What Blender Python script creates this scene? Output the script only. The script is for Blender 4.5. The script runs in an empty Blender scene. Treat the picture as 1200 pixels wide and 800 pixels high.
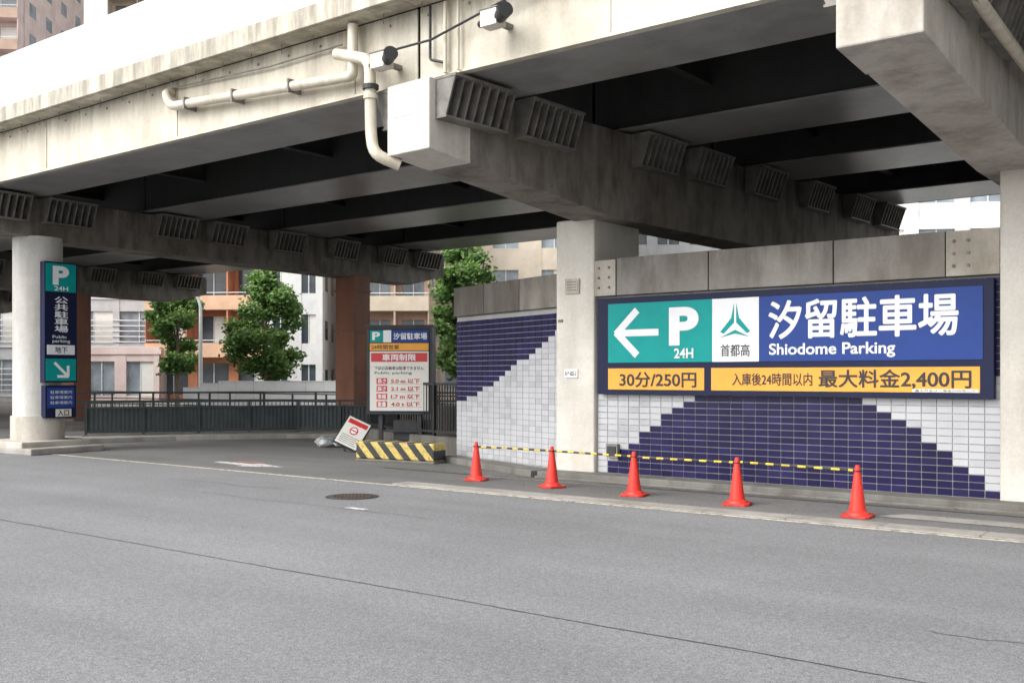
import bpy, bmesh, math, random
from mathutils import Vector, Matrix
random.seed(7)
scene=bpy.context.scene
R=math.radians

# ---------------------------------------------------------------- materials
def newmat(name):
    m=bpy.data.materials.new(name); m.use_nodes=True
    nt=m.node_tree; b=nt.nodes['Principled BSDF']
    return m,nt,b
def N(nt,t,**kw):
    n=nt.nodes.new(t)
    for k,v in kw.items(): setattr(n,k,v)
    return n
def noise(nt,vec,scale,detail=4,rough=.6):
    n=N(nt,'ShaderNodeTexNoise'); n.inputs['Scale'].default_value=scale
    n.inputs['Detail'].default_value=min(detail,4); n.inputs['Roughness'].default_value=rough
    nt.links.new(vec,n.inputs['Vector']); return n
def ramp(nt,fac,stops):
    r=N(nt,'ShaderNodeValToRGB'); cr=r.color_ramp
    while len(cr.elements)<len(stops): cr.elements.new(.5)
    for e,(p,c) in zip(cr.elements,stops):
        e.position=p; e.color=(c[0],c[1],c[2],1) if isinstance(c,(tuple,list)) else (c,c,c,1)
    nt.links.new(fac,r.inputs['Fac']); return r
def mul(nt,a,b,fac=1.0,mode='MULTIPLY'):
    m=N(nt,'ShaderNodeMix',data_type='RGBA',blend_type=mode); m.inputs[0].default_value=fac
    nt.links.new(a,m.inputs[6]); nt.links.new(b,m.inputs[7]); return m.outputs[2]
def mapping(nt,scale=(1,1,1),kind='Object',rot=(0,0,0)):
    tc=N(nt,'ShaderNodeTexCoord'); mp=N(nt,'ShaderNodeMapping'); mp.inputs['Scale'].default_value=scale
    mp.inputs['Rotation'].default_value=rot
    nt.links.new(tc.outputs[kind],mp.inputs['Vector']); return mp.outputs[0]
def bump(nt,b,h,strength=.3,dist=.01):
    bp=N(nt,'ShaderNodeBump'); bp.inputs['Strength'].default_value=strength; bp.inputs['Distance'].default_value=dist
    nt.links.new(h,bp.inputs['Height']); nt.links.new(bp.outputs[0],b.inputs['Normal'])

def simple(name,col,rough=.5,metal=0,var=.12,scale=3,spec=None):
    m,nt,b=newmat(name)
    v=mapping(nt); n=noise(nt,v,scale,4)
    lo=tuple(c*(1-var) for c in col); hi=tuple(min(1,c*(1+var)) for c in col)
    r=ramp(nt,n.outputs['Fac'],[(.3,lo),(.7,hi)])
    nt.links.new(r.outputs[0],b.inputs['Base Color'])
    b.inputs['Roughness'].default_value=rough; b.inputs['Metallic'].default_value=metal
    if spec is not None: b.inputs['Specular IOR Level'].default_value=spec
    return m
def leaf(name,col):
    m,nt,b=newmat(name); v=mapping(nt); n=noise(nt,v,.9,3)
    r=ramp(nt,n.outputs['Fac'],[(.3,tuple(c*.7 for c in col)),(.7,tuple(c*1.3 for c in col))])
    nt.links.new(r.outputs[0],b.inputs['Base Color']); b.inputs['Roughness'].default_value=.55
    t=N(nt,'ShaderNodeBsdfTranslucent'); nt.links.new(r.outputs[0],t.inputs['Color'])
    mx=N(nt,'ShaderNodeMixShader'); mx.inputs[0].default_value=.4
    nt.links.new(b.outputs[0],mx.inputs[1]); nt.links.new(t.outputs[0],mx.inputs[2])
    nt.links.new(mx.outputs[0],nt.nodes['Material Output'].inputs['Surface']); return m
def concrete(name,col,stain=.5,stcol=.35,rough=.85,streak=2.0,bumps=.3,zs=.35,grime=None):
    m,nt,b=newmat(name)
    v=mapping(nt); vs=mapping(nt,(streak,streak,zs))
    n1=noise(nt,v,.7,4,.65); base=ramp(nt,n1.outputs['Fac'],[(.3,tuple(c*.84 for c in col)),(.7,tuple(min(.9,c*1.08) for c in col))])
    n2=noise(nt,vs,1.1,4,.62); st=ramp(nt,n2.outputs['Fac'],[(.34,(stcol,stcol*.91,stcol*.80)),(.56,(1,1,1))])
    c=mul(nt,base.outputs[0],st.outputs[0],stain)
    n3=noise(nt,v,24,3,.7); sp=ramp(nt,n3.outputs['Fac'],[(.3,.84),(.6,1.04)])
    c=mul(nt,c,sp.outputs[0],.6)
    n4=noise(nt,v,.45,4,.7); sp4=ramp(nt,n4.outputs['Fac'],[(.38,(.62,.57,.50)),(.54,(1,1,1))])
    c=mul(nt,c,sp4.outputs[0],stain*.8)
    if grime:   # soot and water runs that hang down from the top edge
        z0,z1,amt=grime
        sep=N(nt,'ShaderNodeSeparateXYZ'); nt.links.new(v,sep.inputs[0])
        mr=N(nt,'ShaderNodeMapRange'); mr.inputs[1].default_value=z0; mr.inputs[2].default_value=z1; nt.links.new(sep.outputs[2],mr.inputs[0])
        vg=mapping(nt,(3.2,3.2,.5)); ng=noise(nt,vg,1.0,4,.7)
        ad=N(nt,'ShaderNodeMath',operation='MULTIPLY'); nt.links.new(mr.outputs[0],ad.inputs[0])
        r5=ramp(nt,ng.outputs['Fac'],[(.38,0),(.60,1)]); nt.links.new(r5.outputs[0],ad.inputs[1])
        g=N(nt,'ShaderNodeMath',operation='MULTIPLY'); nt.links.new(ad.outputs[0],g.inputs[0]); g.inputs[1].default_value=amt
        mx=N(nt,'ShaderNodeMix',data_type='RGBA'); nt.links.new(g.outputs[0],mx.inputs[0]); nt.links.new(c,mx.inputs[6]); mx.inputs[7].default_value=(.055,.045,.035,1); c=mx.outputs[2]
    nt.links.new(c,b.inputs['Base Color']); b.inputs['Roughness'].default_value=rough
    bump(nt,b,n3.outputs['Fac'],bumps,.006)
    return m
def asphalt(name,col,patch=.12,rough=.9):
    m,nt,b=newmat(name)
    v=mapping(nt)
    n1=noise(nt,v,100,3,.85); a=ramp(nt,n1.outputs['Fac'],[(.36,tuple(c*.48 for c in col)),(.5,col),(.64,tuple(c*1.6 for c in col))])
    n5=noise(nt,v,18,3,.8); a5=ramp(nt,n5.outputs['Fac'],[(.32,.80),(.62,1.08)])
    vs=mapping(nt,(.10,1.0,1)); n2=noise(nt,vs,.55,4,.6); p=ramp(nt,n2.outputs['Fac'],[(.3,1-patch*1.6),(.7,1+patch)])
    n3=noise(nt,v,.25,4,.65); q=ramp(nt,n3.outputs['Fac'],[(.35,1-patch),(.65,1+patch)])
    c=mul(nt,a.outputs[0],p.outputs[0]); c=mul(nt,c,q.outputs[0]); c=mul(nt,c,a5.outputs[0])
    nt.links.new(c,b.inputs['Base Color']); b.inputs['Roughness'].default_value=rough
    bump(nt,b,n1.outputs['Fac'],.4,.006)
    return m
def paintline(name,col,wear=.5,under=.2):
    m,nt,b=newmat(name); v=mapping(nt)
    n=noise(nt,v,9,4,.75); r=ramp(nt,n.outputs['Fac'],[(wear-.08,(under,under,under)),(wear+.06,col)])
    nt.links.new(r.outputs[0],b.inputs['Base Color']); b.inputs['Roughness'].default_value=.7
    return m
def stripes(name,scale,vec_axis,c1,c2,width=.5,rough=.5):
    m,nt,b=newmat(name); tc=N(nt,'ShaderNodeTexCoord'); d=N(nt,'ShaderNodeVectorMath',operation='DOT_PRODUCT')
    nt.links.new(tc.outputs['Object'],d.inputs[0]); d.inputs[1].default_value=vec_axis
    s=N(nt,'ShaderNodeMath',operation='MULTIPLY'); s.inputs[1].default_value=scale; nt.links.new(d.outputs['Value'],s.inputs[0])
    f=N(nt,'ShaderNodeMath',operation='FRACT'); nt.links.new(s.outputs[0],f.inputs[0])
    g=N(nt,'ShaderNodeMath',operation='GREATER_THAN'); g.inputs[1].default_value=width; nt.links.new(f.outputs[0],g.inputs[0])
    r=ramp(nt,g.outputs[0],[(0,c1),(1,c2)])
    n=noise(nt,tc.outputs['Object'],10,4,.75); w=ramp(nt,n.outputs['Fac'],[(.38,.45),(.55,1)])
    nt.links.new(mul(nt,r.outputs[0],w.outputs[0],.8),b.inputs['Base Color']); b.inputs['Roughness'].default_value=rough
    return m

M={}
M['asphalt']=asphalt('road_asphalt',(.205,.206,.212),.09)
M['apron']=asphalt('apron_asphalt',(.16,.158,.154),.15)
M['ground']=asphalt('ground_asphalt',(.22,.218,.21),.15)
M['pave']=concrete('pavement_concrete',(.38,.365,.34),.5,.55)
M['kerb']=concrete('kerb_concrete',(.19,.185,.17),.6,.4)
M['col']=concrete('column_paint',(.64,.61,.55),.32,.6,.7,bumps=.12)
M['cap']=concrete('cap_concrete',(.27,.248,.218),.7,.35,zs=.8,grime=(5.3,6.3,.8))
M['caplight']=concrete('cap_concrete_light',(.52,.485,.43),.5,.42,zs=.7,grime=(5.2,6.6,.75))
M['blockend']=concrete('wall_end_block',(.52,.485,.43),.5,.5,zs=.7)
M['capdark']=concrete('cap_soot',(.18,.165,.148),.6,.45)
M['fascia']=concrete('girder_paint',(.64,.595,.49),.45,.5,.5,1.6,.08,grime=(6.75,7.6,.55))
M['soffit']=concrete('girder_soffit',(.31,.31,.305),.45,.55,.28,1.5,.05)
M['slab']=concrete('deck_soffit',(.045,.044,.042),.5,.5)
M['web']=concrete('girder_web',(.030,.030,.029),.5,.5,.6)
M['parapet']=concrete('parapet_white',(.86,.86,.86),.06,.8,.6,bumps=.1)
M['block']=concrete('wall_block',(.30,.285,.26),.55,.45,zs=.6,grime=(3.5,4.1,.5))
M['steelgrey']=simple('bracket_steel',(.19,.178,.16),.6,.1,.35,4)
M['darksteel']=simple('dark_steel',(.035,.037,.04),.5,.3,.3)
M['pipe']=concrete('pipe_cream',(.66,.61,.50),.4,.5,.45,6,.05)
M['brown']=concrete('rust_brown_column',(.27,.095,.045),.5,.5,.6)
M['steelcol']=concrete('steel_column_paint',(.58,.57,.54),.35,.6,.5,3,.08)
M['grout']=simple('tile_grout',(.34,.34,.335),.9)
M['tilew']=simple('tile_white',(.46,.465,.485),.3,0,.10,1.2,.35)
M['tilew2']=simple('tile_white_b',(.40,.405,.425),.35,0,.12,1.2,.35)
M['tilen']=simple('tile_navy',(.0105,.0080,.050),.32,0,.25,1.5,.25)
M['tilen2']=simple('tile_navy_b',(.015,.012,.064),.34,0,.25,1.5,.25)
M['navy']=simple('sign_navy',(.007,.011,.045),.5,0,.10,3,.25)
M['blue']=simple('sign_blue',(.020,.055,.25),.5,0,.06,3,.25)
M['green']=simple('sign_teal',(.0,.30,.285),.5,0,.06,3,.25)
M['orange']=simple('sign_orange',(.84,.39,.065),.5,0,.06,3,.25)
M['white']=simple('sign_white',(.80,.81,.83),.5,0,.03)
M['black']=simple('sign_black',(.02,.02,.022),.5,0,.1)
M['red']=simple('sign_red',(.55,.03,.03),.4,0,.08)
M['cream']=simple('sign_cream',(.70,.69,.64),.5,0,.05)
M['cone']=simple('cone_red',(.70,.036,.022),.48,0,.22,7)
M['conedirty']=simple('cone_base_red',(.54,.035,.022),.6,0,.4,12)
M['hazard']=stripes('hazard_stripes',2.6,(1,0,.9),(.58,.44,.12),(.03,.03,.03),.5)
M['bar']=stripes('bar_stripes',4.0,(1,0,0),(.75,.55,.05),(.03,.03,.03),.5)
M['line']=paintline('road_line_paint',(.76,.69,.54),.46,.19)
M['line2']=paintline('worn_marking',(.72,.70,.68),.47)
M['redmark']=paintline('worn_red_marking',(.55,.16,.10),.5)
M['crack']=simple('seam_tar',(.05,.05,.05),.8)
M['iron']=simple('cast_iron',(.10,.08,.07),.6,.4,.4,30)
M['railgreen']=simple('railing_grey',(.045,.055,.058),.5,.2,.2)
M['panelgreen']=simple('panel_grey',(.070,.088,.090),.6,0,.3,1.5)
M['glass']=simple('window_glass',(.07,.085,.10),.08,0,.4,.6)
M['glass2']=simple('window_glass_light',(.25,.29,.32),.15,0,.4,.6)
M['bark']=simple('bark',(.16,.12,.09),.9,0,.3,8)
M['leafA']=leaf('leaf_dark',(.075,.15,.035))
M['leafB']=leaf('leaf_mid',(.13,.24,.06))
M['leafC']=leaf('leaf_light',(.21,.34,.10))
M['plastic']=simple('plastic_bag',(.42,.43,.44),.35,0,.2,6)
M['lampmetal']=simple('lamp_metal',(.70,.72,.72),.4,.05,.1)
M['dirt']=paintline('kerb_dirt',(.12,.11,.095),.47,.16)
M['leaflitter']=simple('leaf_litter',(.22,.15,.07),.8,0,.5,20)

# ---------------------------------------------------------------- mesh helpers
def empty(name,loc=(0,0,0),rz=0):
    e=bpy.data.objects.new(name,None); e.location=loc; e.rotation_euler=(0,0,rz)
    scene.collection.objects.link(e); return e
class MB:
    def __init__(s): s.v=[]; s.f=[]; s.mi=[]; s.mats=[]
    def m(s,mat):
        mt=M[mat] if isinstance(mat,str) else mat
        if mt not in s.mats: s.mats.append(mt)
        return s.mats.index(mt)
    def add(s,vs,fs,mat):
        o=len(s.v); s.v+= [tuple(p) for p in vs]; i=s.m(mat)
        for f in fs: s.f.append(tuple(o+k for k in f)); s.mi.append(i)
    def box(s,x0,x1,y0,y1,z0,z1,mat,mtx=None):
        vs=[(x0,y0,z0),(x1,y0,z0),(x1,y1,z0),(x0,y1,z0),(x0,y0,z1),(x1,y0,z1),(x1,y1,z1),(x0,y1,z1)]
        if mtx is not None: vs=[mtx@Vector(p) for p in vs]
        s.add(vs,[(0,3,2,1),(4,5,6,7),(0,1,5,4),(1,2,6,5),(2,3,7,6),(3,0,4,7)],mat)
    def prism(s,pts,axis,a0,a1,mat,mtx=None):
        n=len(pts); vs=[]
        for a in (a0,a1):
            for p in pts:
                vs.append({'x':(a,p[0],p[1]),'y':(p[0],a,p[1]),'z':(p[0],p[1],a)}[axis])
        if mtx is not None: vs=[mtx@Vector(p) for p in vs]
        fs=[tuple(range(n)),tuple(range(2*n-1,n-1,-1))]+[(i,i+n,(i+1)%n+n,(i+1)%n) for i in range(n)]
        s.add(vs,fs,mat)
    def cyl(s,p0,p1,r0,r1,mat,n=16,cap=True):
        p0=Vector(p0);p1=Vector(p1); d=(p1-p0).normalized()
        a=d.orthogonal().normalized(); b=d.cross(a); vs=[]
        for p,r in((p0,r0),(p1,r1)):
            for i in range(n):
                t=2*math.pi*i/n; vs.append(p+a*(r*math.cos(t))+b*(r*math.sin(t)))
        fs=[(i,(i+1)%n,(i+1)%n+n,i+n) for i in range(n)]
        if cap: fs+=[tuple(range(n-1,-1,-1)),tuple(range(n,2*n))]
        s.add(vs,fs,mat)
    def obj(s,name,parent=None,bevel=0,smooth=False,loc=(0,0,0),rz=0):
        me=bpy.data.meshes.new(name); me.from_pydata(s.v,[],s.f)
        for mt in s.mats: me.materials.append(mt)
        me.polygons.foreach_set('material_index',s.mi)
        bm=bmesh.new(); bm.from_mesh(me); bmesh.ops.recalc_face_normals(bm,faces=bm.faces); bm.to_mesh(me); bm.free()
        if smooth:
            me.shade_smooth()
            try: me.set_sharp_from_angle(angle=R(40))
            except Exception: pass
        o=bpy.data.objects.new(name,me); scene.collection.objects.link(o)
        o.location=loc; o.rotation_euler=(0,0,rz)
        if parent: o.parent=parent
        if bevel:
            b=o.modifiers.new('bevel','BEVEL'); b.width=bevel; b.segments=2; b.limit_method='ANGLE'
        return o
def tube(name,pts,r,mat,parent=None,smoothbend=True):
    cu=bpy.data.curves.new(name,'CURVE'); cu.dimensions='3D'; cu.bevel_depth=r; cu.bevel_resolution=4; cu.use_fill_caps=True
    P=[Vector(p) for p in pts]; out=[P[0]]
    for i in range(1,len(P)-1):
        a,b,c=P[i-1],P[i],P[i+1]; rr=min((a-b).length,(c-b).length,r*4.5)*.48 if smoothbend else 0
        if rr:
            p=b+(a-b).normalized()*rr; q=b+(c-b).normalized()*rr
            for k in range(5):
                t=k/4; out.append((1-t)**2*p+2*t*(1-t)*b+t*t*q)
        else: out.append(b)
    out.append(P[-1])
    sp=cu.splines.new('POLY'); sp.points.add(len(out)-1)
    for i,p in enumerate(out): sp.points[i].co=(p.x,p.y,p.z,1)
    cu.materials.append(M[mat]); o=bpy.data.objects.new(name,cu); scene.collection.objects.link(o)
    if parent: o.parent=parent
    return o
def text(name,body,x0,x1,z0,z1,y,mat,parent,bold=.0):
    cjk=any(ord(c)>0x2000 for c in body)
    cu=bpy.data.curves.new(name,'FONT'); cu.body=body; cu.size=1; cu.offset=0 if cjk else bold
    cu.materials.append(M[mat]); o=bpy.data.objects.new(name,cu); scene.collection.objects.link(o)
    bpy.context.view_layer.update()
    bb=[Vector(c) for c in o.bound_box]; mnx=min(c.x for c in bb); mxx=max(c.x for c in bb); mny=min(c.y for c in bb); mxy=max(c.y for c in bb)
    w=max(mxx-mnx,.01); h=max(mxy-mny,.01); sx=(x1-x0)/w; sy=(z1-z0)/h
    o.rotation_euler=(R(90),0,0); o.scale=(sx,sy,1); o.location=(x0-mnx*sx,y,z0-mny*sy); o.parent=parent
    out=[o]
    if cjk and bold:
        for k in range(8):
            t=k*math.pi/4; c=bpy.data.objects.new(name+'_weight',cu); scene.collection.objects.link(c)
            c.rotation_euler=o.rotation_euler; c.scale=o.scale; c.parent=parent
            c.location=(o.location.x+bold*sx*math.cos(t),y+.0002*(k+1),o.location.z+bold*sy*math.sin(t)); out.append(c)
    return out

# ---------------------------------------------------------------- ground & road
def sheet(name,x0,x1,y0,y1,z,mat):
    m=MB(); m.add([(x0,y0,z),(x1,y0,z),(x1,y1,z),(x0,y1,z)],[(0,1,2,3)],mat); return m.obj(name)
sheet('ground',-600,600,-400,800,0,'ground')
sheet('road',-300,200,-30,12.84,.004,'asphalt')
sheet('ramp_apron_road',-60,40,12.84,24,.006,'apron')
m=MB(); m.add([(-25.5,12.70,.009),(30,12.70,.009),(30,12.80,.009),(-25.5,12.80,.009)],[(0,1,2,3)],'line'); m.obj('road_edge_line')
m=MB()
x=-12.6
while x<20:
    m.box(x,x+1.19,12.86,13.28,.0,.022,'pave'); x+=1.2
m.obj('gutter')
m=MB(); m.box(-11.3,20,15.36,15.86,0,.13,'kerb'); m.box(-11.3,20,15.28,15.355,0,.05,'kerb')
m.prism([(-11.3,15.9),(-14.95,17.25),(-15.15,16.95),(-11.4,15.3)],'z',0,.13,'kerb')
m.obj('kerb',bevel=.015)
m=MB(); m.add([(-4.6,13.9,.012),(-.5,13.9,.012),(-.5,14.35,.012),(-4.3,14.35,.012)],[(0,1,2,3)],'pave')
m.add([(-12.4,14.9,.012),(-9.0,14.9,.012),(-9.0,14.98,.012),(-12.4,14.98,.012)],[(0,1,2,3)],'pave'); m.obj('pavement')
m=MB(); m.add([(-15,15.0,.015),(12,15.0,.015),(12,15.27,.015),(-15,15.27,.015)],[(0,1,2,3)],'dirt'); m.obj('kerb_dirt_line')
m=MB(); random.seed(21)
for i in range(260):
    x=random.uniform(-14.5,1); y=random.choice([random.gauss(15.12,.10),random.uniform(13.4,15.2)]) if x>-11 else random.uniform(14.5,15.6); y=min(y,15.26)
    a=random.uniform(0,6.28); s=random.uniform(.008,.028); z=.018+random.uniform(0,.012)
    c_,s_=math.cos(a)*s,math.sin(a)*s
    m.add([(x-c_,y-s_,z),(x+s_*.5,y-c_*.5,z+.006),(x+c_,y+s_,z),(x-s_*.5,y+c_*.5,z+.004)],[(0,1,2,3)],'leaflitter')
m.obj('leaf_litter')
m=MB(); random.seed(3)
xs=[-45+ i*.2 for i in range(290)]; off=[0]
for i in range(290): off.append(off[-1]*.93+random.uniform(-.008,.008))
for i in range(len(xs)-1):
    y0=6.55+off[i]; y1=6.55+off[i+1]
    w0=.005+abs(off[i]-off[i-1])*.4; w1=.005+abs(off[i+1]-off[i])*.4
    m.add([(xs[i],y0-w0,.0085),(xs[i+1],y1-w1,.0085),(xs[i+1],y1+w1,.0085),(xs[i],y0+w0,.0085)],[(0,1,2,3)],'crack')
def crack(x,y,dx,dy,n,w):
    for k in range(n):
        nx=x+dx*random.uniform(.6,1.2); ny=y+dy+random.uniform(-.05,.05)
        m.add([(x,y-w,.0085),(nx,ny-w,.0085),(nx,ny+w,.0085),(x,y+w,.0085)],[(0,1,2,3)],'crack'); x,y=nx,ny
crack(-16.5,11.0,.25,.01,14,.006); crack(-2.2,7.9,.12,.02,12,.005); crack(-24,9.9,.3,.02,10,.006); crack(-15,10.1,.3,-.01,22,.005)
m.obj('road_seam')
mh=empty('manhole_cover',(-11.8,11.16,0.004))
m=MB(); m.cyl((0,0,0),(0,0,.006),.42,.42,'crack',40); m.cyl((0,0,.006),(0,0,.012),.37,.37,'iron',40)
for i in range(-4,5):
    for j in range(-4,5):
        if i*i+j*j<18: m.box(i*.078-.024,i*.078+.024,j*.078-.024,j*.078+.024,.012,.016,'iron')
m.obj('lid',mh)
m=MB(); m.prism([(-18.9,13.75),(-17.7,13.62),(-17.7,13.45),(-16.7,13.85),(-17.8,14.15),(-17.8,13.95),(-18.9,13.95)],'z',.009,.0105,'line2')
m.prism([(-18.7,14.15),(-17.9,14.18),(-17.9,14.35),(-18.7,14.3)],'z',.009,.0105,'redmark'); m.obj('road_marking_arrow')
m=MB(); m.box(-10.9,-10.5,10.15,10.25,.006,.009,'line2'); m.obj('road_marking')

# ---------------------------------------------------------------- tile walls
random.seed(11)
def tiles(mb,x0,x1,z0,z1,y,navyfn,tw=.222,th=.11,g=.013):
    nx=int(round((x1-x0)/tw)); tw=(x1-x0)/nx; nz=int((z1-z0)/th)
    for j in range(nz):
        for i in range(nx):
            xa=x0+i*tw+g/2; za=z0+j*th+g/2; nv=navyfn(xa+tw/2,za+th/2)
            mt=('tilen','tilen2')[random.random()<.3] if nv else ('tilew','tilew2')[random.random()<.25]
            d=random.uniform(0,.003); d2=random.uniform(-.0015,.0015)
            xb=xa+tw-g; zb=za+th-g
            vs=[(xa,y-.012-d,za),(xb,y-.012-d+d2,za),(xb,y-.012-d+d2,zb),(xa,y-.012-d,zb),(xa,y,za),(xb,y,za),(xb,y,zb),(xa,y,zb)]
            mb.add(vs,[(0,1,2,3),(0,4,5,1),(1,5,6,2),(2,6,7,3),(3,7,4,0)],mt)
def hill(x,z):
    c=-6.9; hw=3.4 if x<c else 3.6
    return z<1.78*(1-((x-c)/hw)**2) or (z>3.25) or (x>-3.75 and 1.9<z<3.4)
wall=empty('tiled_wall')
m=MB(); m.box(-10.3,-3.43,15.9,16.3,0,3.345,'grout'); m.obj('wall_core',wall)
m=MB(); tiles(m,-10.3,-3.43,.13,3.33,15.9,hill); m.obj('tiles',wall)
m=MB()
for a,b in((-9.83,-8.02),(-8.0,-5.86),(-5.84,-4.18)):
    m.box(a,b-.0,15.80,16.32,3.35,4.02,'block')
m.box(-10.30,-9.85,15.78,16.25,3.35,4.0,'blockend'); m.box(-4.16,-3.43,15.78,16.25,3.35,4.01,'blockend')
for bx in(-10.2,-9.98,-4.05,-3.85):
    for bz in(3.5,3.68,3.86): m.cyl((bx,15.78,bz),(bx,15.755,bz),.025,.025,'steelgrey',10); 
m.obj('coping_blocks',wall,bevel=.012)
m=MB(); m.box(-10.06,-9.82,15.8,15.9,.42,.66,'steelgrey'); m.box(-10.03,-9.85,15.785,15.8,.45,.62,'darksteel'); m.obj('outlet_box',wall)
wall2=empty('tiled_wall')
m=MB(); m.box(-2.55,4.5,15.9,16.3,0,3.345,'grout'); tiles(m,-2.55,4.5,.13,3.33,15.9,lambda x,z:z<1.3*(1-((x-1)/4)**2)); m.obj('tiles',wall2)
m=MB()
for a in(-2.55,-.2,2.15): m.box(a,a+2.33,15.80,16.32,3.35,4.02,'block')
m.obj('coping_blocks',wall2,bevel=.012)
p0=Vector((-14.95,17.32)); p1=Vector((-11.17,16.0)); L=(p1-p0).length; ang=math.atan2(p1.y-p0.y,p1.x-p0.x)
wall3=empty('tiled_wall',(p0.x,p0.y,0),ang)
m=MB(); m.box(0,L,0,.35,0,3.20,'grout'); tiles(m,0,L,.13,3.19,0,lambda x,z: z>1.33+1.55*(x/L)**1.35)
m.obj('tiles',wall3)
m=MB(); m.box(0,L*.32-.01,-.09,.38,3.205,3.84,'capdark'); m.box(L*.32+.01,L*.66-.01,-.09,.38,3.205,3.84,'capdark'); m.box(L*.66+.01,L,-.09,.38,3.205,3.84,'block')
m.box(-.02,.30,.352,7.5,0,3.80,'capdark'); m.obj('coping_blocks',wall3,bevel=.012)

# ---------------------------------------------------------------- main parking sign
sg=empty('parking_sign')
m=MB()
m.box(-10.2,-3.5,15.74,15.885,1.57,3.29,'navy')
Y=15.74
m.box(-9.97,-7.90,Y-.012,Y,2.13,3.19,'green')
m.box(-7.90,-7.06,Y-.013,Y,2.13,3.19,'white')
m.box(-7.06,-3.64,Y-.012,Y,2.13,3.19,'blue')
m.box(-9.97,-8.05,Y-.012,Y,1.65,2.03,'orange'); m.box(-7.92,-3.68,Y-.012,Y,1.65,2.03,'orange')
m.obj('panels',sg,bevel=.003)
m=MB()
def bar(mb,ax,az,bx,bz,w,y,mat):
    d=Vector((bx-ax,bz-az)); n=Vector((-d.y,d.x)).normalized()*w/2
    mb.prism([(ax+n.x,az+n.y),(bx+n.x,bz+n.y),(bx-n.x,bz-n.y),(ax-n.x,az-n.y)],'y',y-.004,y,mat)
ya=Y-.012
bar(m,-9.72,2.66,-8.93,2.66,.12,ya-.001,'white')
bar(m,-9.80,2.64,-9.36,3.06,.13,ya-.002,'white'); bar(m,-9.80,2.68,-9.36,2.26,.13,ya-.003,'white')
for s in(-1,1):
    m.prism([(-7.48+s*.02,3.10),(-7.48+s*.07,2.86),(-7.48+s*.27,2.63),(-7.48+s*.21,2.60),(-7.48+s*.02,2.78)],'y',ya-.006,ya-.001,'green')
m.prism([(-7.74,2.54),(-7.48,2.66),(-7.22,2.54),(-7.48,2.60)],'y',ya-.009,ya-.0015,'green')
m.box(-4.62,-3.70,Y-.02,Y-.0125,1.655,1.70,'white')
m.obj('symbols',sg)
yt=Y-.019
text('text_p','P',-8.72,-8.15,2.42,3.08,yt,'white',sg,.045)
text('text_24h','24H',-8.62,-8.25,2.20,2.37,yt,'white',sg,.02)
text('text_logo','首都高',-7.74,-7.22,2.22,2.42,yt,'black',sg,.01)
text('text_name','汐留駐車場',-6.88,-3.98,2.50,3.10,yt,'white',sg,.022)
text('text_latin','Shiodome Parking',-6.88,-4.87,2.18,2.42,yt,'white',sg,.02)
text('text_price','30分/250円',-9.72,-8.20,1.70,1.96,yt,'black',sg,.02)
text('text_hours','入庫後24時間以内',-7.53,-6.16,1.74,1.94,yt,'black',sg,.014)
text('text_max','最大料金2,400円',-6.05,-3.80,1.71,1.99,yt,'black',sg,.02)
text('text_note','最大料金は入庫後24時間以内',-4.58,-3.74,1.660,1.695,Y-.023,'black',sg,0)

# ---------------------------------------------------------------- piers
def bracket(mb,s0,s1,side,w,zt,h=.62,proj=.42):
    x0=side*w/2
    def bx(a,b,c,d,e,f,mt): mb.box(min(a,b),max(a,b),c,d,e,f,mt)
    bx(x0,x0+side*.03,s0,s1,zt-h,zt-.01,'steelgrey')
    bx(x0+side*.03,x0+side*proj,s0,s1,zt-.05,zt-.01,'steelgrey')
    bx(x0+side*.03,x0+side*proj*.55,s0,s1,zt-h,zt-h+.03,'steelgrey')
    n=8
    for i in range(n):
        s=s0+.01+(s1-s0-.05)*i/(n-1)
        mb.prism([(x0+side*.03,zt-.05),(x0+side*(proj-.02),zt-.05),(x0+side*(proj*.55-.02),zt-h+.03),(x0+side*.03,zt-h+.03)],'y',s,s+.03,'steelgrey')
def pier(loc,rz,W,prof_b,top0,top1,Lc,brs,capmat='cap',tipmat='col',tipside=.9):
    e=empty('viaduct_pier',loc,rz)
    m=MB()
    bz=lambda s: next((b0[1]+(b1[1]-b0[1])*(s-b0[0])/(b1[0]-b0[0]) for b0,b1 in zip(prof_b,prof_b[1:]) if b0[0]<=s<=b1[0]),prof_b[-1][1])
    tz=lambda s: top0+(top1-top0)*s/Lc
    pts=[(tipside,bz(tipside))]+[p for p in prof_b if p[0]>tipside]+[(Lc,top1),(tipside,tz(tipside))]
    m.prism(pts,'x',-W/2,W/2,capmat)
    m.obj('cap_beam',e,bevel=.02)
    m=MB(); m.prism([(0,bz(0)),(tipside-.004,bz(tipside)),(tipside-.004,tz(tipside)),(0,tz(0))],'x',-W/2-.02,W/2+.02,tipmat); m.obj('cap_tip',e,bevel=.02)
    m=MB()
    for a,b in brs:
        zt=tz((a+b)/2)
        for sd in(1,-1): bracket(m,a,b,sd,W+(.04 if a<tipside else 0),zt)
    m.obj('bearing_brackets',e)
    m=MB()
    for a,b in brs:
        s=(a+b)/2; m.box(-W/2+.1,W/2-.1,s-.25,s+.25,tz(s)-.01,tz(s)+.06,'darksteel')
    m.obj('bearings',e)
    return e
BR=[(.12,1.5),(1.95,3.3),(5.3,6.6),(7.2,8.5),(9.7,11.),(12.4,13.6),(15.0,16.2),(17.0,18.4)]
def colbox(par_loc,rz,x0,x1,y0,y1,z1,mat,e):
    T=(Matrix.Translation(Vector(par_loc))@Matrix.Rotation(rz,4,'Z')).inverted()
    mb=MB(); mb.box(x0,x1,y0,y1,0,z1,mat,T); return mb.obj('column',e,bevel=.035)
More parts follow.
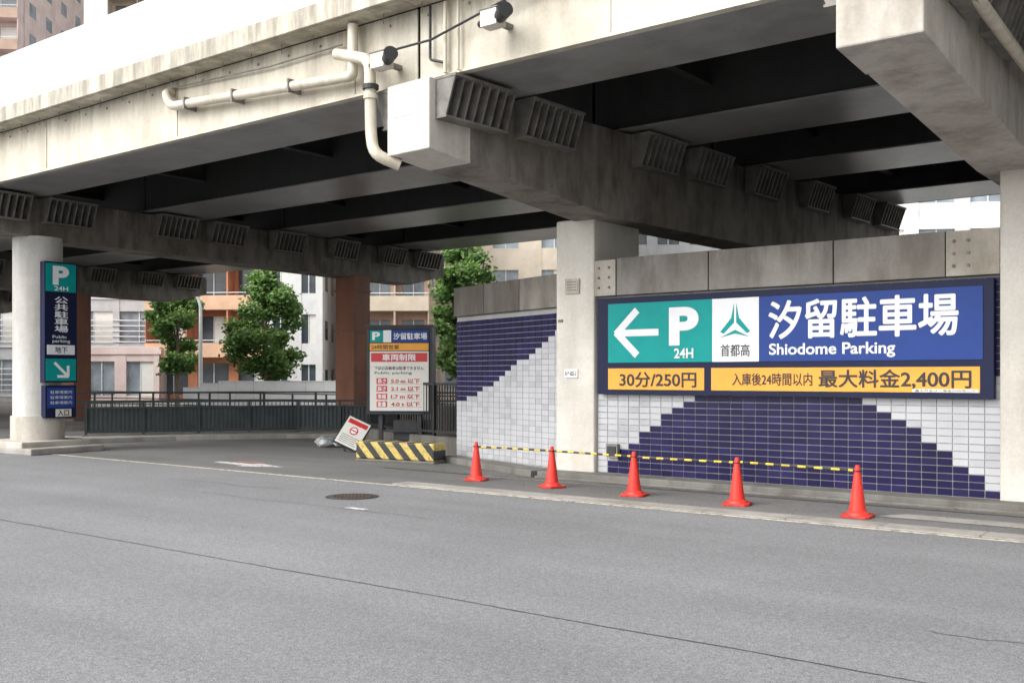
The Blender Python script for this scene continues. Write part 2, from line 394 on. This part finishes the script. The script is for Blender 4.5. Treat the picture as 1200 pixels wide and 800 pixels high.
e=pier((-10.55,11.1,0),R(-2.8),.86,[(0,5.22),(4.7,4.76),(11,4.76),(14,5.05),(19,5.72)],6.27,6.62,19,BR)
colbox((-10.55,11.1,0),R(-2.8),-11.16,-10.303,15.78,17.4,4.80,'col',e)
colbox((-10.55,11.1,0),R(-2.8),-10.4,-9.6,26.0,27.4,5.5,'cap',e)
T=(Matrix.Translation(Vector((-10.55,11.1,0)))@Matrix.Rotation(R(-2.8),4,'Z')).inverted()
m=MB(); m.box(-10.93,-10.62,15.745,15.765,3.42,3.70,'blockend',T); m.box(-10.90,-10.65,15.735,15.745,3.45,3.67,'blockend',T)
for k in range(4): m.box(-10.88,-10.67,15.730,15.735,3.48+.05*k,3.495+.05*k,'steelgrey',T)
m.box(-10.95,-10.66,15.755,15.775,1.86,2.02,'white',T)
m.box(-11.10,-11.0,15.76,15.779,2.9,2.95,'cap',T); m.obj('plaques',e)
for tx in text('plaque_text','8-9 602-2',-10.93,-10.68,1.90,1.98,15.750,'black',None,.01):
    tx.parent=e; tx.matrix_parent_inverse=T
m=MB(); m.box(-.40,.10,-.008,-.001,5.78,5.98,'white'); m.obj('tip_label',e)
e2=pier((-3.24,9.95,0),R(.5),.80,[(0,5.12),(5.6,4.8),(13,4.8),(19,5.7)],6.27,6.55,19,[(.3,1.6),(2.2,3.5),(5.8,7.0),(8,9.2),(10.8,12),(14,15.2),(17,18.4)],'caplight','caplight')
colbox((-3.24,9.95,0),R(.5),-3.425,-2.56,15.75,17.3,4.85,'col',e2)
tube('drain_pipe',[(.10,-.25,7.6),(.10,-.25,6.2),(.55,.2,5.95),(.75,1.5,5.95)],.075,'pipe',e2)
tube('drain_pipe',[(.62,-.3,7.0),(.62,-.2,6.1),(.62,.5,5.75),(.62,4.5,5.6)],.07,'pipe',e2)
e3=pier((-25.13,11.0,0),R(5.5),.86,[(0,5.45),(2,5.3),(17,5.3),(19,5.75)],6.27,6.57,19,BR,'cap','cap')
T3=(Matrix.Translation(Vector((-25.13,11.0,0)))@Matrix.Rotation(R(5.5),4,'Z')).inverted()
m=MB(); c=T3@Vector((-25.25,13.1,0)); m.cyl((c.x,c.y,.28),(c.x,c.y,5.35),.58,.58,'steelcol',40)
m.obj('column',e3,smooth=True)
m=MB(); m.cyl((c.x,c.y,.28),(c.x,c.y,.9),.63,.63,'blockend',40); m.obj('column_collar',e3,smooth=True)
m=MB(); m.box(c.x-.9,c.x+.9,c.y-1.0,c.y+.9,0,.3,'blockend'); m.box(c.x-.3,c.x+1.35,c.y-1.05,c.y+.95,0,.16,'pave'); m.obj('plinth',e3,bevel=.03)
c=T3@Vector((-26.3,24.9,0)); m=MB(); m.box(c.x-.42,c.x+.42,c.y-.42,c.y+.42,.0,5.35,'brown')
for z in(.6,2.0,3.4,4.8): m.box(c.x-.45,c.x+.45,c.y-.45,c.y+.45,z,z+.06,'brown')
m.obj('steel_column',e3)
for (X,Yb,a,sc) in((-39.5,10.8,7,12.2),(-54,10.5,9,12)):
    e4=pier((X,Yb,0),R(a),.86,[(0,5.45),(2,5.3),(17,5.3),(19,5.75)],6.27,6.57,19,BR,'cap','cap')
    m=MB(); m.box(-.42,.42,sc-.42,sc+.42,0,5.35,'brown'); m.cyl((0,2.2,0),(0,2.2,5.35),.55,.55,'steelcol',28); m.obj('column',e4)
e5=pier((4.6,9.95,0),R(1),.80,[(0,5.12),(5.6,4.8),(13,4.8),(19,5.7)],6.27,6.55,19,[(.3,1.6),(2.2,3.5),(5.8,7.0)],'cap','cap')
m=MB(); m.box(-.43,.43,5.8,7.3,0,4.85,'col'); m.obj('column',e5)

# ---------------------------------------------------------------- deck
dk=empty('elevated_expressway')
sl=.0158
def gz(y): return 6.33+sl*(y-11.4)
X0,X1=-120,30
joints=[X0,-68,-54,-39.5,-25.4,-10.6,-3.1,4.7,X1]
m=MB()
for a,b in zip(joints,joints[1:]):
    a+=.03;b-=.03
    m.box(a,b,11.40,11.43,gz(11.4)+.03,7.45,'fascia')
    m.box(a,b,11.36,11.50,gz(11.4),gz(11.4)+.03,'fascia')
m.obj('fascia_girder',dk)
m=MB()
for gi,(ya_,yb_) in enumerate(((11.43,13.05),(16.1,18.1),(21.0,23.2),(26.4,28.6))):
    for a,b in zip(joints,joints[1:]):
        a+=.03;b-=.03
        z0=gz((ya_+yb_)/2)
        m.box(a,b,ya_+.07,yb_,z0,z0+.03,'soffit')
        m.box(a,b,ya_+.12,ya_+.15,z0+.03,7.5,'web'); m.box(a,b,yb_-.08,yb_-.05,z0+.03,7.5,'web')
m.obj('box_girders',dk)
m=MB(); x=-100
while x<28:
    if min(abs(x-j) for j in joints)>.9:
        for ya_,yb_ in((13.05,16.2),(18.1,21.1),(23.2,26.5)):
            m.box(x-.09,x+.09,ya_-.04,yb_+.1,6.95,7.0,'web'); m.box(x-.015,x+.015,ya_-.04,yb_+.1,7.0,7.5,'web')
    x+=4.83
m.obj('cross_beams',dk)
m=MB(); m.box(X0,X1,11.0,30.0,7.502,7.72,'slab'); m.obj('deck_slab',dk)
m=MB()
for a,b in zip(joints,joints[1:]):
    m.box(a+.01,b-.01,10.93,10.998,7.47,7.80,'fascia'); m.box(a+.01,b-.01,10.998,11.02,7.46,7.50,'fascia')
    m.box(a+.01,b-.01,11.022,11.396,7.462,7.50,'fascia')
    m.box(a+.01,b-.01,10.97,11.2,7.80,8.93,'parapet'); m.box(a+.01,b-.01,29.8,30.05,7.40,8.93,'parapet')
    m.box(a+.01,b-.01,28.62,28.65,gz(27),7.5,'fascia')
m.obj('parapets',dk,bevel=.015)
m=MB(); x=-60
while x<20:
    m.box(x,x+.02,11.385,11.399,6.40,7.44,'fascia'); x+=4.8
x=-40
while x<0:
    m.box(x-.015,x+.015,11.385,11.399,7.29,7.33,'steelgrey'); m.cyl((x,11.25,7.47),(x,11.25,7.30),.008,.008,'steelgrey',6); x+=.8
m.obj('stiffeners',dk)
py=11.22
tube('drain_pipe',[(-16.9,11.38,7.25),(-16.9,py,7.2),(-16.75,py,6.92),(-12.0,py,6.62),(-11.85,py,6.62),(-11.85,py,7.42)],.085,'pipe',dk)
tube('drain_pipe',[(-12.2,py-.02,7.02),(-11.35,py-.12,6.75),(-11.30,py-.14,5.55),(-11.15,11.0,5.25),(-10.9,11.3,5.1)],.09,'pipe',dk)
m=MB()
for (x,z) in((-16.2,6.88),(-14.8,6.79),(-13.3,6.70)): m.box(x-.02,x+.02,py-.1,11.39,z-.11,z+.11,'steelgrey')
m.cyl((-11.32,py-.13,6.35),(-11.32,py-.13,6.28),.125,.125,'darksteel',16); m.cyl((-11.32,py-.13,6.2),(-11.32,py-.13,6.13),.11,.11,'pipe',16)
m.obj('pipe_brackets',dk)
tube('cable',[(-11.5,py,6.85),(-10.2,py,6.85),(-9.2,py,7.05),(-8.2,py,7.25)],.018,'black',dk)
tube('cable',[(-10.0,py+.1,7.4),(-10.0,py+.1,6.35)],.03,'pipe',dk)
tube('cable',[(-9.75,py+.1,7.4),(-9.75,py+.1,6.35)],.022,'pipe',dk)
tube('cable',[(-10.3,py+.1,7.4),(-10.3,py+.1,6.6),(-10.0,py+.1,6.5)],.022,'black',dk)
tube('cable',[(-16.9,py+.1,7.3),(-14,py+.1,7.18),(-12.2,py+.1,7.2)],.014,'steelgrey',dk)
def flood(x,z):
    f=empty('floodlight',(x,11.0,z)); mb=MB()
    mb.box(-.14,.14,-.1,.12,-.1,.12,'col'); mb.cyl((.14,-.02,0),(.34,-.14,.04),.085,.11,'black',18); mb.cyl((-.14,0,.0),(-.26,.05,0),.05,.05,'black',14)
    mb.box(-.05,.05,.12,.40,-.03,.03,'steelgrey'); mb.box(-.16,.16,-.11,.13,.125,.14,'steelgrey'); mb.obj('housing',f)
flood(-11.0,6.62); flood(-8.85,6.80)

vb=empty('dark_backing_block'); m=MB(); m.box(-15.0,-9.5,24.2,26.0,0,5.0,'slab'); m.box(-15.1,-9.4,24.1,26.1,5.0,5.12,'web')  # added dark block, fills the gap above the wall with under-deck darkness
for i in range(4): m.box(-14.4+i*1.2,-13.6+i*1.2,24.15,24.198,3.6,4.8,'darksteel')
m.obj('walls',vb)

# ---------------------------------------------------------------- cones and bars
random.seed(5)
cpos=[(-4.74,13.7),(-6.58,13.9),(-8.37,13.97),(-10.1,14.16),(-11.85,14.26)]
for i,(x,y) in enumerate(cpos):
    e=empty('traffic_cone',(x,y,.008),random.uniform(-.4,.4)); e.rotation_euler[0]=random.uniform(-.02,.02)
    m=MB(); b=.195
    m.prism([(-b,-b+.05),(-b+.05,-b),(b-.05,-b),(b,-b+.05),(b,b-.05),(b-.05,b),(-b+.05,b),(-b,b-.05)],'z',.0,.035,'conedirty'); m.obj('base',e,bevel=.008)
    m=MB(); prof=[(.155,.035),(.145,.06),(.112,.085),(.035,.66),(.030,.69),(.018,.695)]; n=28; vs=[];fs=[]
    for r,z in prof:
        for k in range(n): vs.append((r*math.cos(2*math.pi*k/n),r*math.sin(2*math.pi*k/n),z))
    for j in range(len(prof)-1):
        for k in range(n): fs.append((j*n+k,j*n+(k+1)%n,(j+1)*n+(k+1)%n,(j+1)*n+k))
    fs.append(tuple((len(prof)-1)*n+k for k in range(n)))
    m.add(vs,fs,'cone'); m.obj('body',e,smooth=True)
for (a,b) in zip(cpos,cpos[1:]):
    d=Vector((b[0]-a[0],b[1]-a[1])); e=empty('cone_bar',(a[0],a[1],.625),math.atan2(d.y,d.x))
    m=MB(); m.cyl((.06,0,0),(d.length-.06,0,random.uniform(-.015,.015)),.017,.017,'bar',14); m.obj('pole',e,smooth=True)
    m=MB()
    for x in(0,d.length):
        for k in range(14):
            t0=2*math.pi*k/14;t1=2*math.pi*(k+1)/14
            m.cyl((x+.055*math.cos(t0),.055*math.sin(t0),0),(x+.055*math.cos(t1),.055*math.sin(t1),0),.008,.008,'black',6)
    m.obj('rings',e)

# ---------------------------------------------------------------- left pillar sign  (faces +X)
ps=empty('pillar_parking_sign',(-24.5,12.88,0),R(90))
W=.84
m=MB(); m.box(0,W,0,.22,1.73,4.72,'navy'); m.box(.03,W-.03,-.012,0,3.98,4.68,'green'); m.box(.03,W-.03,-.012,0,1.77,2.32,'green'); m.box(.06,W-.06,-.012,0,2.42,2.66,'white')
m.box(.2,.5,.22,.45,2.2,2.3,'steelgrey'); m.box(.2,.5,.22,.45,4.2,4.3,'steelgrey')
m.box(.02,W-.02,0,.2,.85,1.66,'navy'); m.box(.07,W-.07,-.012,0,1.10,1.60,'blue'); m.box(.28,W-.15,-.013,0,.88,1.07,'cream')
m.obj('panels',ps,bevel=.005)
m=MB(); bar(m,.25,2.22,.58,1.90,.07,-.013,'white'); bar(m,.60,1.88,.60,2.15,.07,-.014,'white'); bar(m,.62,1.88,.32,1.88,.07,-.0145,'white'); m.obj('arrow',ps)
text('text_p','P',.2,.62,4.15,4.62,-.02,'white',ps,.045); text('text_24h','24H',.24,.6,4.01,4.12,-.02,'white',ps,.015)
for i,ch in enumerate('公共駐車場'): text('text_kanji',ch,.26,.60,3.70-i*.18,3.86-i*.18,-.006,'white',ps,.02)
text('text_latin','Public\nparking',.2,.66,2.70,2.90,-.006,'white',ps,.01)
text('text_under','地下',.26,.58,2.46,2.62,-.018,'black',ps,.01)
text('text_entry','入口',.33,.62,.90,1.05,-.018,'black',ps,.02)
for k in range(3): text('text_small','駐車場案内',.14,.70,1.45-k*.13,1.53-k*.13,-.018,'white',ps,0)

# ---------------------------------------------------------------- vehicle limit sign board
vs_=empty('vehicle_limit_sign',(-17.68,18.3,0),R(31))
m=MB(); w=.82
m.box(-w,w,0,.50,.95,3.10,'darksteel'); m.box(-w-.03,w+.03,-.03,.53,3.10,3.15,'darksteel')
m.box(-w+.06,w-.06,-.012,0,1.0,3.05,'navy')
m.box(-w+.08,-w+.42,-.018,-.012,2.72,3.02,'green'); m.box(-w+.42,-w+.62,-.018,-.012,2.72,3.02,'white'); m.box(-w+.62,w-.08,-.018,-.012,2.72,3.02,'blue')
m.box(-w+.08,w-.08,-.018,-.012,2.52,2.70,'orange'); m.box(-w+.08,w-.08,-.018,-.012,1.03,2.50,'cream')
m.box(-w+.11,w-.11,-.022,-.018,2.24,2.46,'red')
for k in range(4):
    z=1.12+k*.19
    m.box(-w+.25,-w+.52,-.022,-.018,z,z+.15,'red'); m.box(-w+.56,w-.25,-.022,-.018,z,z+.004,'black')
m.obj('cabinet',vs_,bevel=.002)
m=MB()
for x in(-.5,.5): m.box(x-.05,x+.05,.1,.2,0,.95,'darksteel')
m.box(-.45,.45,.12,.18,.5,.56,'darksteel'); m.box(-.2,.75,.22,.5,.3,.8,'darksteel'); m.obj('posts',vs_)
text('text_p','P',-w+.14,-w+.34,2.78,2.98,-.024,'white',vs_,.04)
text('text_name','汐留駐車場',-w+.68,w-.12,2.79,2.95,-.024,'white',vs_,.02)
text('text_limit','車両制限',-w+.4,w-.4,2.27,2.43,-.027,'white',vs_,.02)
text('text_orange','24時間営業',-w+.12,0,2.55,2.66,-.024,'black',vs_,.01)
text('text_fine','下記の自動車は駐車できません',-w+.2,w-.2,2.04,2.13,-.024,'black',vs_,.005)
text('text_fine','Public parking',-w+.2,w-.5,1.92,2.0,-.024,'black',vs_,.005)
for k,(a,b) in enumerate((('重量','4.0 t 以下'),('車幅','1.7 m 以下'),('高さ','2.1 m 以下'),('長さ','5.0 m 以下'))):
    z=1.12+k*.19; text('text_row',a,-w+.28,-w+.49,z+.02,z+.13,-.027,'white',vs_,.02); text('text_row',b,-w+.62,w-.3,z+.02,z+.13,-.024,'red',vs_,.03)

# ---------------------------------------------------------------- ramp barrier, fences
hb=empty('hazard_barrier',(-16.75,15.95,0),math.atan2(.42,2.35))
m=MB(); m.box(0,2.05,0,.5,.06,.44,'hazard'); m.box(-.02,2.07,-.02,.52,0,.056,'kerb'); m.obj('block',hb,bevel=.03)
def fence(name,pts,h,z0,post=2.0,bars=.0,rails=(1.0,.5,.1),mat='railgreen',panel=None,r=.03):
    e=empty(name); mb=MB()
    for a,b in zip(pts,pts[1:]):
        a=Vector(a);b=Vector(b); L=(b-a).length; an=math.atan2((b-a).y,(b-a).x)
        T=Matrix.Translation((a.x,a.y,0))@Matrix.Rotation(an,4,'Z'); n=max(1,round(L/post))
        for i in range(n+1):
            x=L*i/n; mb.box(x-r*1.2,x+r*1.2,-r*1.2,r*1.2,z0,z0+h+.03,mat,T)
        for q in rails: mb.box(0,L,-r*.7,r*.7,z0+h*q-r,z0+h*q+r,mat,T)
        if bars:
            k=int(L/bars)
            for i in range(k): x=(i+.5)*L/k; mb.box(x-.011,x+.011,-.011,.011,z0+.1*h,z0+h,mat,T)
        if panel: mb.box(0,L,.03,.05,z0+.05,z0+h*panel,'panelgreen',T)
        if z0>0: mb.box(-.1,L+.1,-.13,.13,0,z0-.003,'kerb',T)
    mb.obj('rails',e); return e
fence('ramp_fence',[(-20.6,20.2),(-18.3,18.9),(-15.1,18.1)],1.25,.45,1.6,.11,(1,.08),'darksteel')
fence('ramp_railing',[(-27.9,15.9),(-26.3,18.6),(-24.6,21.0),(-22.6,22.6)],.95,.18,1.7,.12,(1,.82,.1),'railgreen',.8)
fence('ramp_railing',[(-34,17.5),(-30,24),(-25,27),(-19,26.5)],1.15,.15,1.8,0,(1,.75,.5,.25),'railgreen')
fence('street_railing',[(-60,31),(-44,33),(-28,34),(-14,34.5)],.9,.1,2.2,0,(1,.6,.25),'railgreen')
m=MB(); m.prism([(-28.4,15.5),(-26.7,18.3),(-24.9,20.8),(-22.7,22.3),(-22.2,21.9),(-24.2,20.2),(-26.0,17.6),(-26.9,15.2)],'z',0,.15,'pave'); m.obj('kerb_island',bevel=.02)
m=MB(); m.box(-20.4,-15.2,20.6,20.9,0,1.1,'capdark'); m.obj('ramp_wall')
nb=empty('notice_board',(-18.75,17.45,.0),R(28)); T=Matrix.Rotation(R(24),4,'Y')@Matrix.Rotation(R(-32),4,'X')
T=Matrix.Translation((0,0,.12))@T
m=MB(); m.box(-.33,.33,-.02,.02,.02,.86,'darksteel',T); m.box(-.30,.30,-.026,-.021,.06,.83,'cream',T); m.box(-.26,.26,-.031,-.0265,.66,.78,'red',T)
for k in range(5): m.box(-.24,.24-.05*(k%2),-.031,-.0265,.12+.05*k,.135+.05*k,'steelgrey',T)
m.cyl(T@Vector((0,-.027,.5)),T@Vector((0,-.031,.5)),.11,.11,'red',20); m.cyl(T@Vector((0,-.0315,.5)),T@Vector((0,-.034,.5)),.08,.08,'white',20); m.box(-.09,.09,-.036,-.0345,.485,.515,'red',T)
m.box(-.1,-.06,.28,.32,0,.68,'darksteel'); m.obj('board',nb)
pb=empty('rubbish_bags',(-20.8,18.7,0))
for k in range(7):
    bm=bmesh.new(); bmesh.ops.create_icosphere(bm,subdivisions=3,radius=.22); rr=random.uniform(.7,1.15)
    for v in bm.verts:
        n=math.sin(v.co.x*23+k)*math.cos(v.co.y*19)*math.sin(v.co.z*27+k); v.co*=rr*(1+.18*n); v.co.z*=.6
    me=bpy.data.meshes.new('bag'); bm.to_mesh(me); bm.free(); me.materials.append(M['plastic']); me.shade_smooth()
    o=bpy.data.objects.new('bag',me); scene.collection.objects.link(o); o.parent=pb; o.location=(random.uniform(-.5,.9),random.uniform(-.3,.3),.12)

# ---------------------------------------------------------------- background
def W2(lat,D): return (lat*.791-D*.612, lat*.612+D*.791)   # street grid of the district behind
def bmat(name,col): M[name]=concrete(name,col,.2,.75,.8,1.0,.1)
def building(name,lat0,lat1,D,H,depth,wall,fl=3.2,bay=3.0,pier_w=.9,span=1.2,glass='glass',balcony=None,yaw=0,louver=False):
    x,y=W2((lat0+lat1)/2,D); e=empty(name,(x,y,0),R(37.73+yaw)); w=(lat1-lat0)
    m=MB(); h=w/2
    m.box(-h,h,.35,depth,0,H,wall); m.box(-h+.02,h-.02,.20,.345,.5,H-.3,glass)
    m.box(-h-.15,h+.15,-.1,depth+.1,H,H+.5,wall)
    nf=max(1,int(H/fl)); fh=H/nf
    for i in range(nf+1):
        z=i*fh; m.box(-h,h,0,.20,max(0,z-span*.5),min(H-.003,z+span*.5),wall)
        if louver and i<nf:
            for k in range(6): m.box(-h,h,-.12,-.035,z+.3+k*.42,z+.38+k*.42,'lampmetal')
    nb=max(1,round(w/bay)); 
    for i in range(nb+1):
        xx=-h+w*i/nb; m.box(max(-h,xx-pier_w/2),min(h,xx+pier_w/2),-.03,.197,0,H-.01,wall)
        if i<nb:
            for j in range(nf):
                xm=xx+w/nb/2; m.box(xm-.03,xm+.03,.13,.198,j*fh+span*.5,(j+1)*fh-span*.5,'lampmetal')
                if random.random()<.35: m.box(xm+.05,xx+w/nb-pier_w/2,.15,.197,j*fh+span*.5,(j+1)*fh-span*.5,'cream')
                if balcony and random.random()<.6: m.box(xx+.9,xx+1.6,-.95,-.65,j*fh+.001,j*fh+.7,'lampmetal')
    for sx in(-1,1):
        for j in range(nf):
            for k in range(max(1,int(depth/4))):
                a=sx*h; m.box(min(a,a+sx*.02),max(a,a+sx*.02),1.5+k*4,3.0+k*4,j*fh+1,j*fh+2.3,glass)
    if balcony:
        for j in range(1,nf):
            z=j*fh; m.box(-h,h,-1.2,-.035,z-.15,z,wall); m.box(-h,h,-1.25,-1.203,z-.15,z+.85,balcony); m.box(-h,h,-1.25,-1.22,z+1.02,z+1.07,'lampmetal')
            for i in range(nb+1):
                xx=-h+w*i/nb; m.box(max(-h,xx-.06),min(h,xx+.06),-1.2,-.04,z,z+fh-.16,wall)
    m.obj('facade',e); return e
bmat('b_silver',(.52,.535,.55)); bmat('b_orange',(.48,.20,.105)); bmat('b_orange2',(.66,.42,.28)); bmat('b_white',(.72,.72,.71)); bmat('b_tan',(.56,.48,.38))
bmat('b_beige',(.66,.58,.47)); bmat('b_pink',(.72,.58,.54)); bmat('b_grey',(.46,.47,.48)); bmat('b_brown2',(.50,.36,.28))
building('office_building',-45,-27.6,80,19,14,'b_silver',3.6,3.6,.5,1.3,'glass2',louver=True,yaw=5)
building('apartment_building',-25.8,-16.8,73,20,12,'b_orange',3.0,2.6,.7,1.1,'glass','b_orange2',yaw=-6)
building('narrow_building',-16.3,-12.6,68,20,12,'b_white',3.1,1.9,.9,1.4,'glass',yaw=4)
building('tan_building',-15.6,-10.5,86,23,12,'b_tan',3.1,2.5,1.0,1.5,'glass')
building('brown_building',-10.2,-5.6,70,16,10,'b_brown2',3.2,2.3,.8,1.4,'glass2',balcony='b_tan')
building('beige_building',-6.2,9,80,22,14,'b_beige',3.3,3.4,1.8,1.7,'glass2',yaw=-3)
building('white_building',20,34,58,22,14,'b_white',3.2,2.6,.8,1.5,'glass2',yaw=-8)
building('apartment_tower',-64,-47,98,54,16,'b_pink',3.0,4.0,1.2,1.2,'glass2','b_brown2',yaw=3)
building('apartment_tower',-47,-33,120,52,16,'b_beige',3.0,3.2,.9,1.2,'glass2','b_white',yaw=-2)
building('grey_building',-110,-72,95,24,16,'b_grey',3.3,3.3,1,1.4)
building('grey_building',10,22,95,20,16,'b_grey',3.3,3.3,1,1.4)
building('low_shop',-33,-24.8,72,3.4,5,'b_pink',3.4,3.0,.8,1.0,'glass2')
building('white_building',36,60,70,26,16,'b_white',3.3,3.3,1,1.4)
a=[W2(-90,58),W2(40,44),W2(40,66),W2(-90,70)]
m=MB(); m.add([(p[0],p[1],.012) for p in a],[(0,1,2,3)],'pave'); m.obj('pavement')
x,y=W2(-13.0,55); hd=empty('white_shape_standin',(x,y,0),R(37.73+3)); m=MB()  # plain white panels stand in for a low overexposed shape, likely vehicles
for i in range(10):
    xa=-4.6+i*.93; zt=1.62-(.35 if i==0 else (.12 if i==1 else 0)); m.box(xa,xa+.915,0,.05,.05,zt,'parapet'); m.box(xa,xa+.915,-.02,-.001,zt-.05,zt-.001,'lampmetal')
m.obj('panels',hd,bevel=.01)

def tree(lat,D,h,r,tw=.14,n=12000,seed=1):
    random.seed(seed)
    x,y=W2(lat,D); e=empty('street_tree',(x,y,0)); m=MB()
    pts=[Vector((0,0,0)),Vector((.08,.03,h*.25)),Vector((-.04,.08,h*.5)),Vector((.05,0,h*.85))]
    rs=[tw,tw*.8,tw*.55,tw*.15]
    for i in range(3): m.cyl(pts[i],pts[i+1],rs[i],rs[i+1],'bark',10,False)
    cl=[]
    for k in range(46):
        t=random.uniform(0,1); zz=h*.26+t*(h*.70); env=max(.12,math.sin(math.pi*min(1,.16+.80*t)))**.75
        rad=r*env*math.sqrt(random.uniform(.02,1.0))*.95; th=random.uniform(0,6.28)
        c=Vector((rad*math.cos(th),rad*math.sin(th),zz)); cl.append((c,random.uniform(.45,1.0)*(.30+.15*r)))
        st=pts[1].lerp(pts[3],max(0,min(1,(zz-h*.25)/(h*.6)-.2))); m.cyl(st,c,tw*.25,tw*.06,'bark',5,False)
    m.obj('trunk',e)
    vs=[];fs=[];mi=[]
    for q in range(n):
        c,s=random.choice(cl); d=Vector((random.gauss(0,1),random.gauss(0,1),random.gauss(0,.8)))*s*.58; p=c+d
        sz=random.uniform(.08,.17); u=Vector((random.gauss(0,1),random.gauss(0,1),random.gauss(0,.6))).normalized(); v=u.orthogonal().normalized()
        o=len(vs); vs+=[p-u*sz,p+v*sz*.6,p+u*sz,p-v*sz*.6]; fs.append((o,o+1,o+2,o+3))
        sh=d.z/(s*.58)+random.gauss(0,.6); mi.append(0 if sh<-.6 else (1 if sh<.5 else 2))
    me=bpy.data.meshes.new('crown'); me.from_pydata([tuple(v) for v in vs],[],fs)
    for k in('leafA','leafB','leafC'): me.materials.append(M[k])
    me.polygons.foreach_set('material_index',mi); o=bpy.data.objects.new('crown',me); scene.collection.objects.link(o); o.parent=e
tree(-20.3,62,8.9,1.5,n=12000,seed=2); tree(-13.5,56,7.7,1.9,.17,n=15000,seed=5); tree(-2.25,48,8.7,1.8,n=15000,seed=9); tree(4.5,52,6,1.6,n=6000,seed=4)

def lamp(lat,D,h):
    x,y=W2(lat,D); e=empty('street_lamp',(x,y,0),R(37.7)); m=MB(); m.cyl((0,0,0),(0,0,h-.9),.13,.09,'lampmetal',12); m.cyl((0,0,0),(0,0,.5),.2,.2,'lampmetal',12); m.obj('pole',e,smooth=True)
    tube('arm',[(0,0,h-.95),(-.15,0,h-.4),(-.8,0,h),(-1.5,0,h+.03)],.075,'lampmetal',e)
    m=MB(); m.prism([(-2.2,h+.02),(-1.5,h-.08),(-1.4,h+.03),(-1.5,h+.18),(-2.1,h+.14)],'y',-.18,.18,'lampmetal'); m.obj('head',e,bevel=.02)
lamp(-17.64,58,6.7)

# ---------------------------------------------------------------- world, sun, camera
w=bpy.data.worlds.new('World'); scene.world=w; w.use_nodes=True; nt=w.node_tree
bg=nt.nodes['Background']; sky=nt.nodes.new('ShaderNodeTexSky'); sky.sky_type='NISHITA'; sky.sun_disc=False
AZ,EL=200,42
sky.sun_elevation=R(EL); sky.sun_rotation=R(AZ); sky.dust_density=4; sky.air_density=1.2; sky.ozone_density=1
hs=nt.nodes.new('ShaderNodeHueSaturation'); hs.inputs['Saturation'].default_value=.14; hs.inputs['Value'].default_value=2.2
nt.links.new(sky.outputs[0],hs.inputs['Color']); nt.links.new(hs.outputs[0],bg.inputs['Color']); bg.inputs['Strength'].default_value=.15
sd=bpy.data.lights.new('sun','SUN'); sd.energy=.8; sd.angle=R(35); sd.color=(1,.98,.96); so=bpy.data.objects.new('sun',sd); scene.collection.objects.link(so)
az=R(AZ); el=R(EL); d=Vector((math.sin(az)*math.cos(el),math.cos(az)*math.cos(el),math.sin(el)))
so.rotation_euler=d.to_track_quat('Z','Y').to_euler()
cd=bpy.data.cameras.new('camera'); cam=bpy.data.objects.new('camera',cd); scene.collection.objects.link(cam)
cam.location=(0,0,1.9); cam.rotation_euler=(R(90),0,R(37.73)); cd.lens=36; cd.sensor_width=36; cd.shift_y=.0333; cd.clip_end=2000; scene.camera=cam
scene.view_settings.view_transform='Standard'; scene.view_settings.look='None'; scene.view_settings.exposure=0
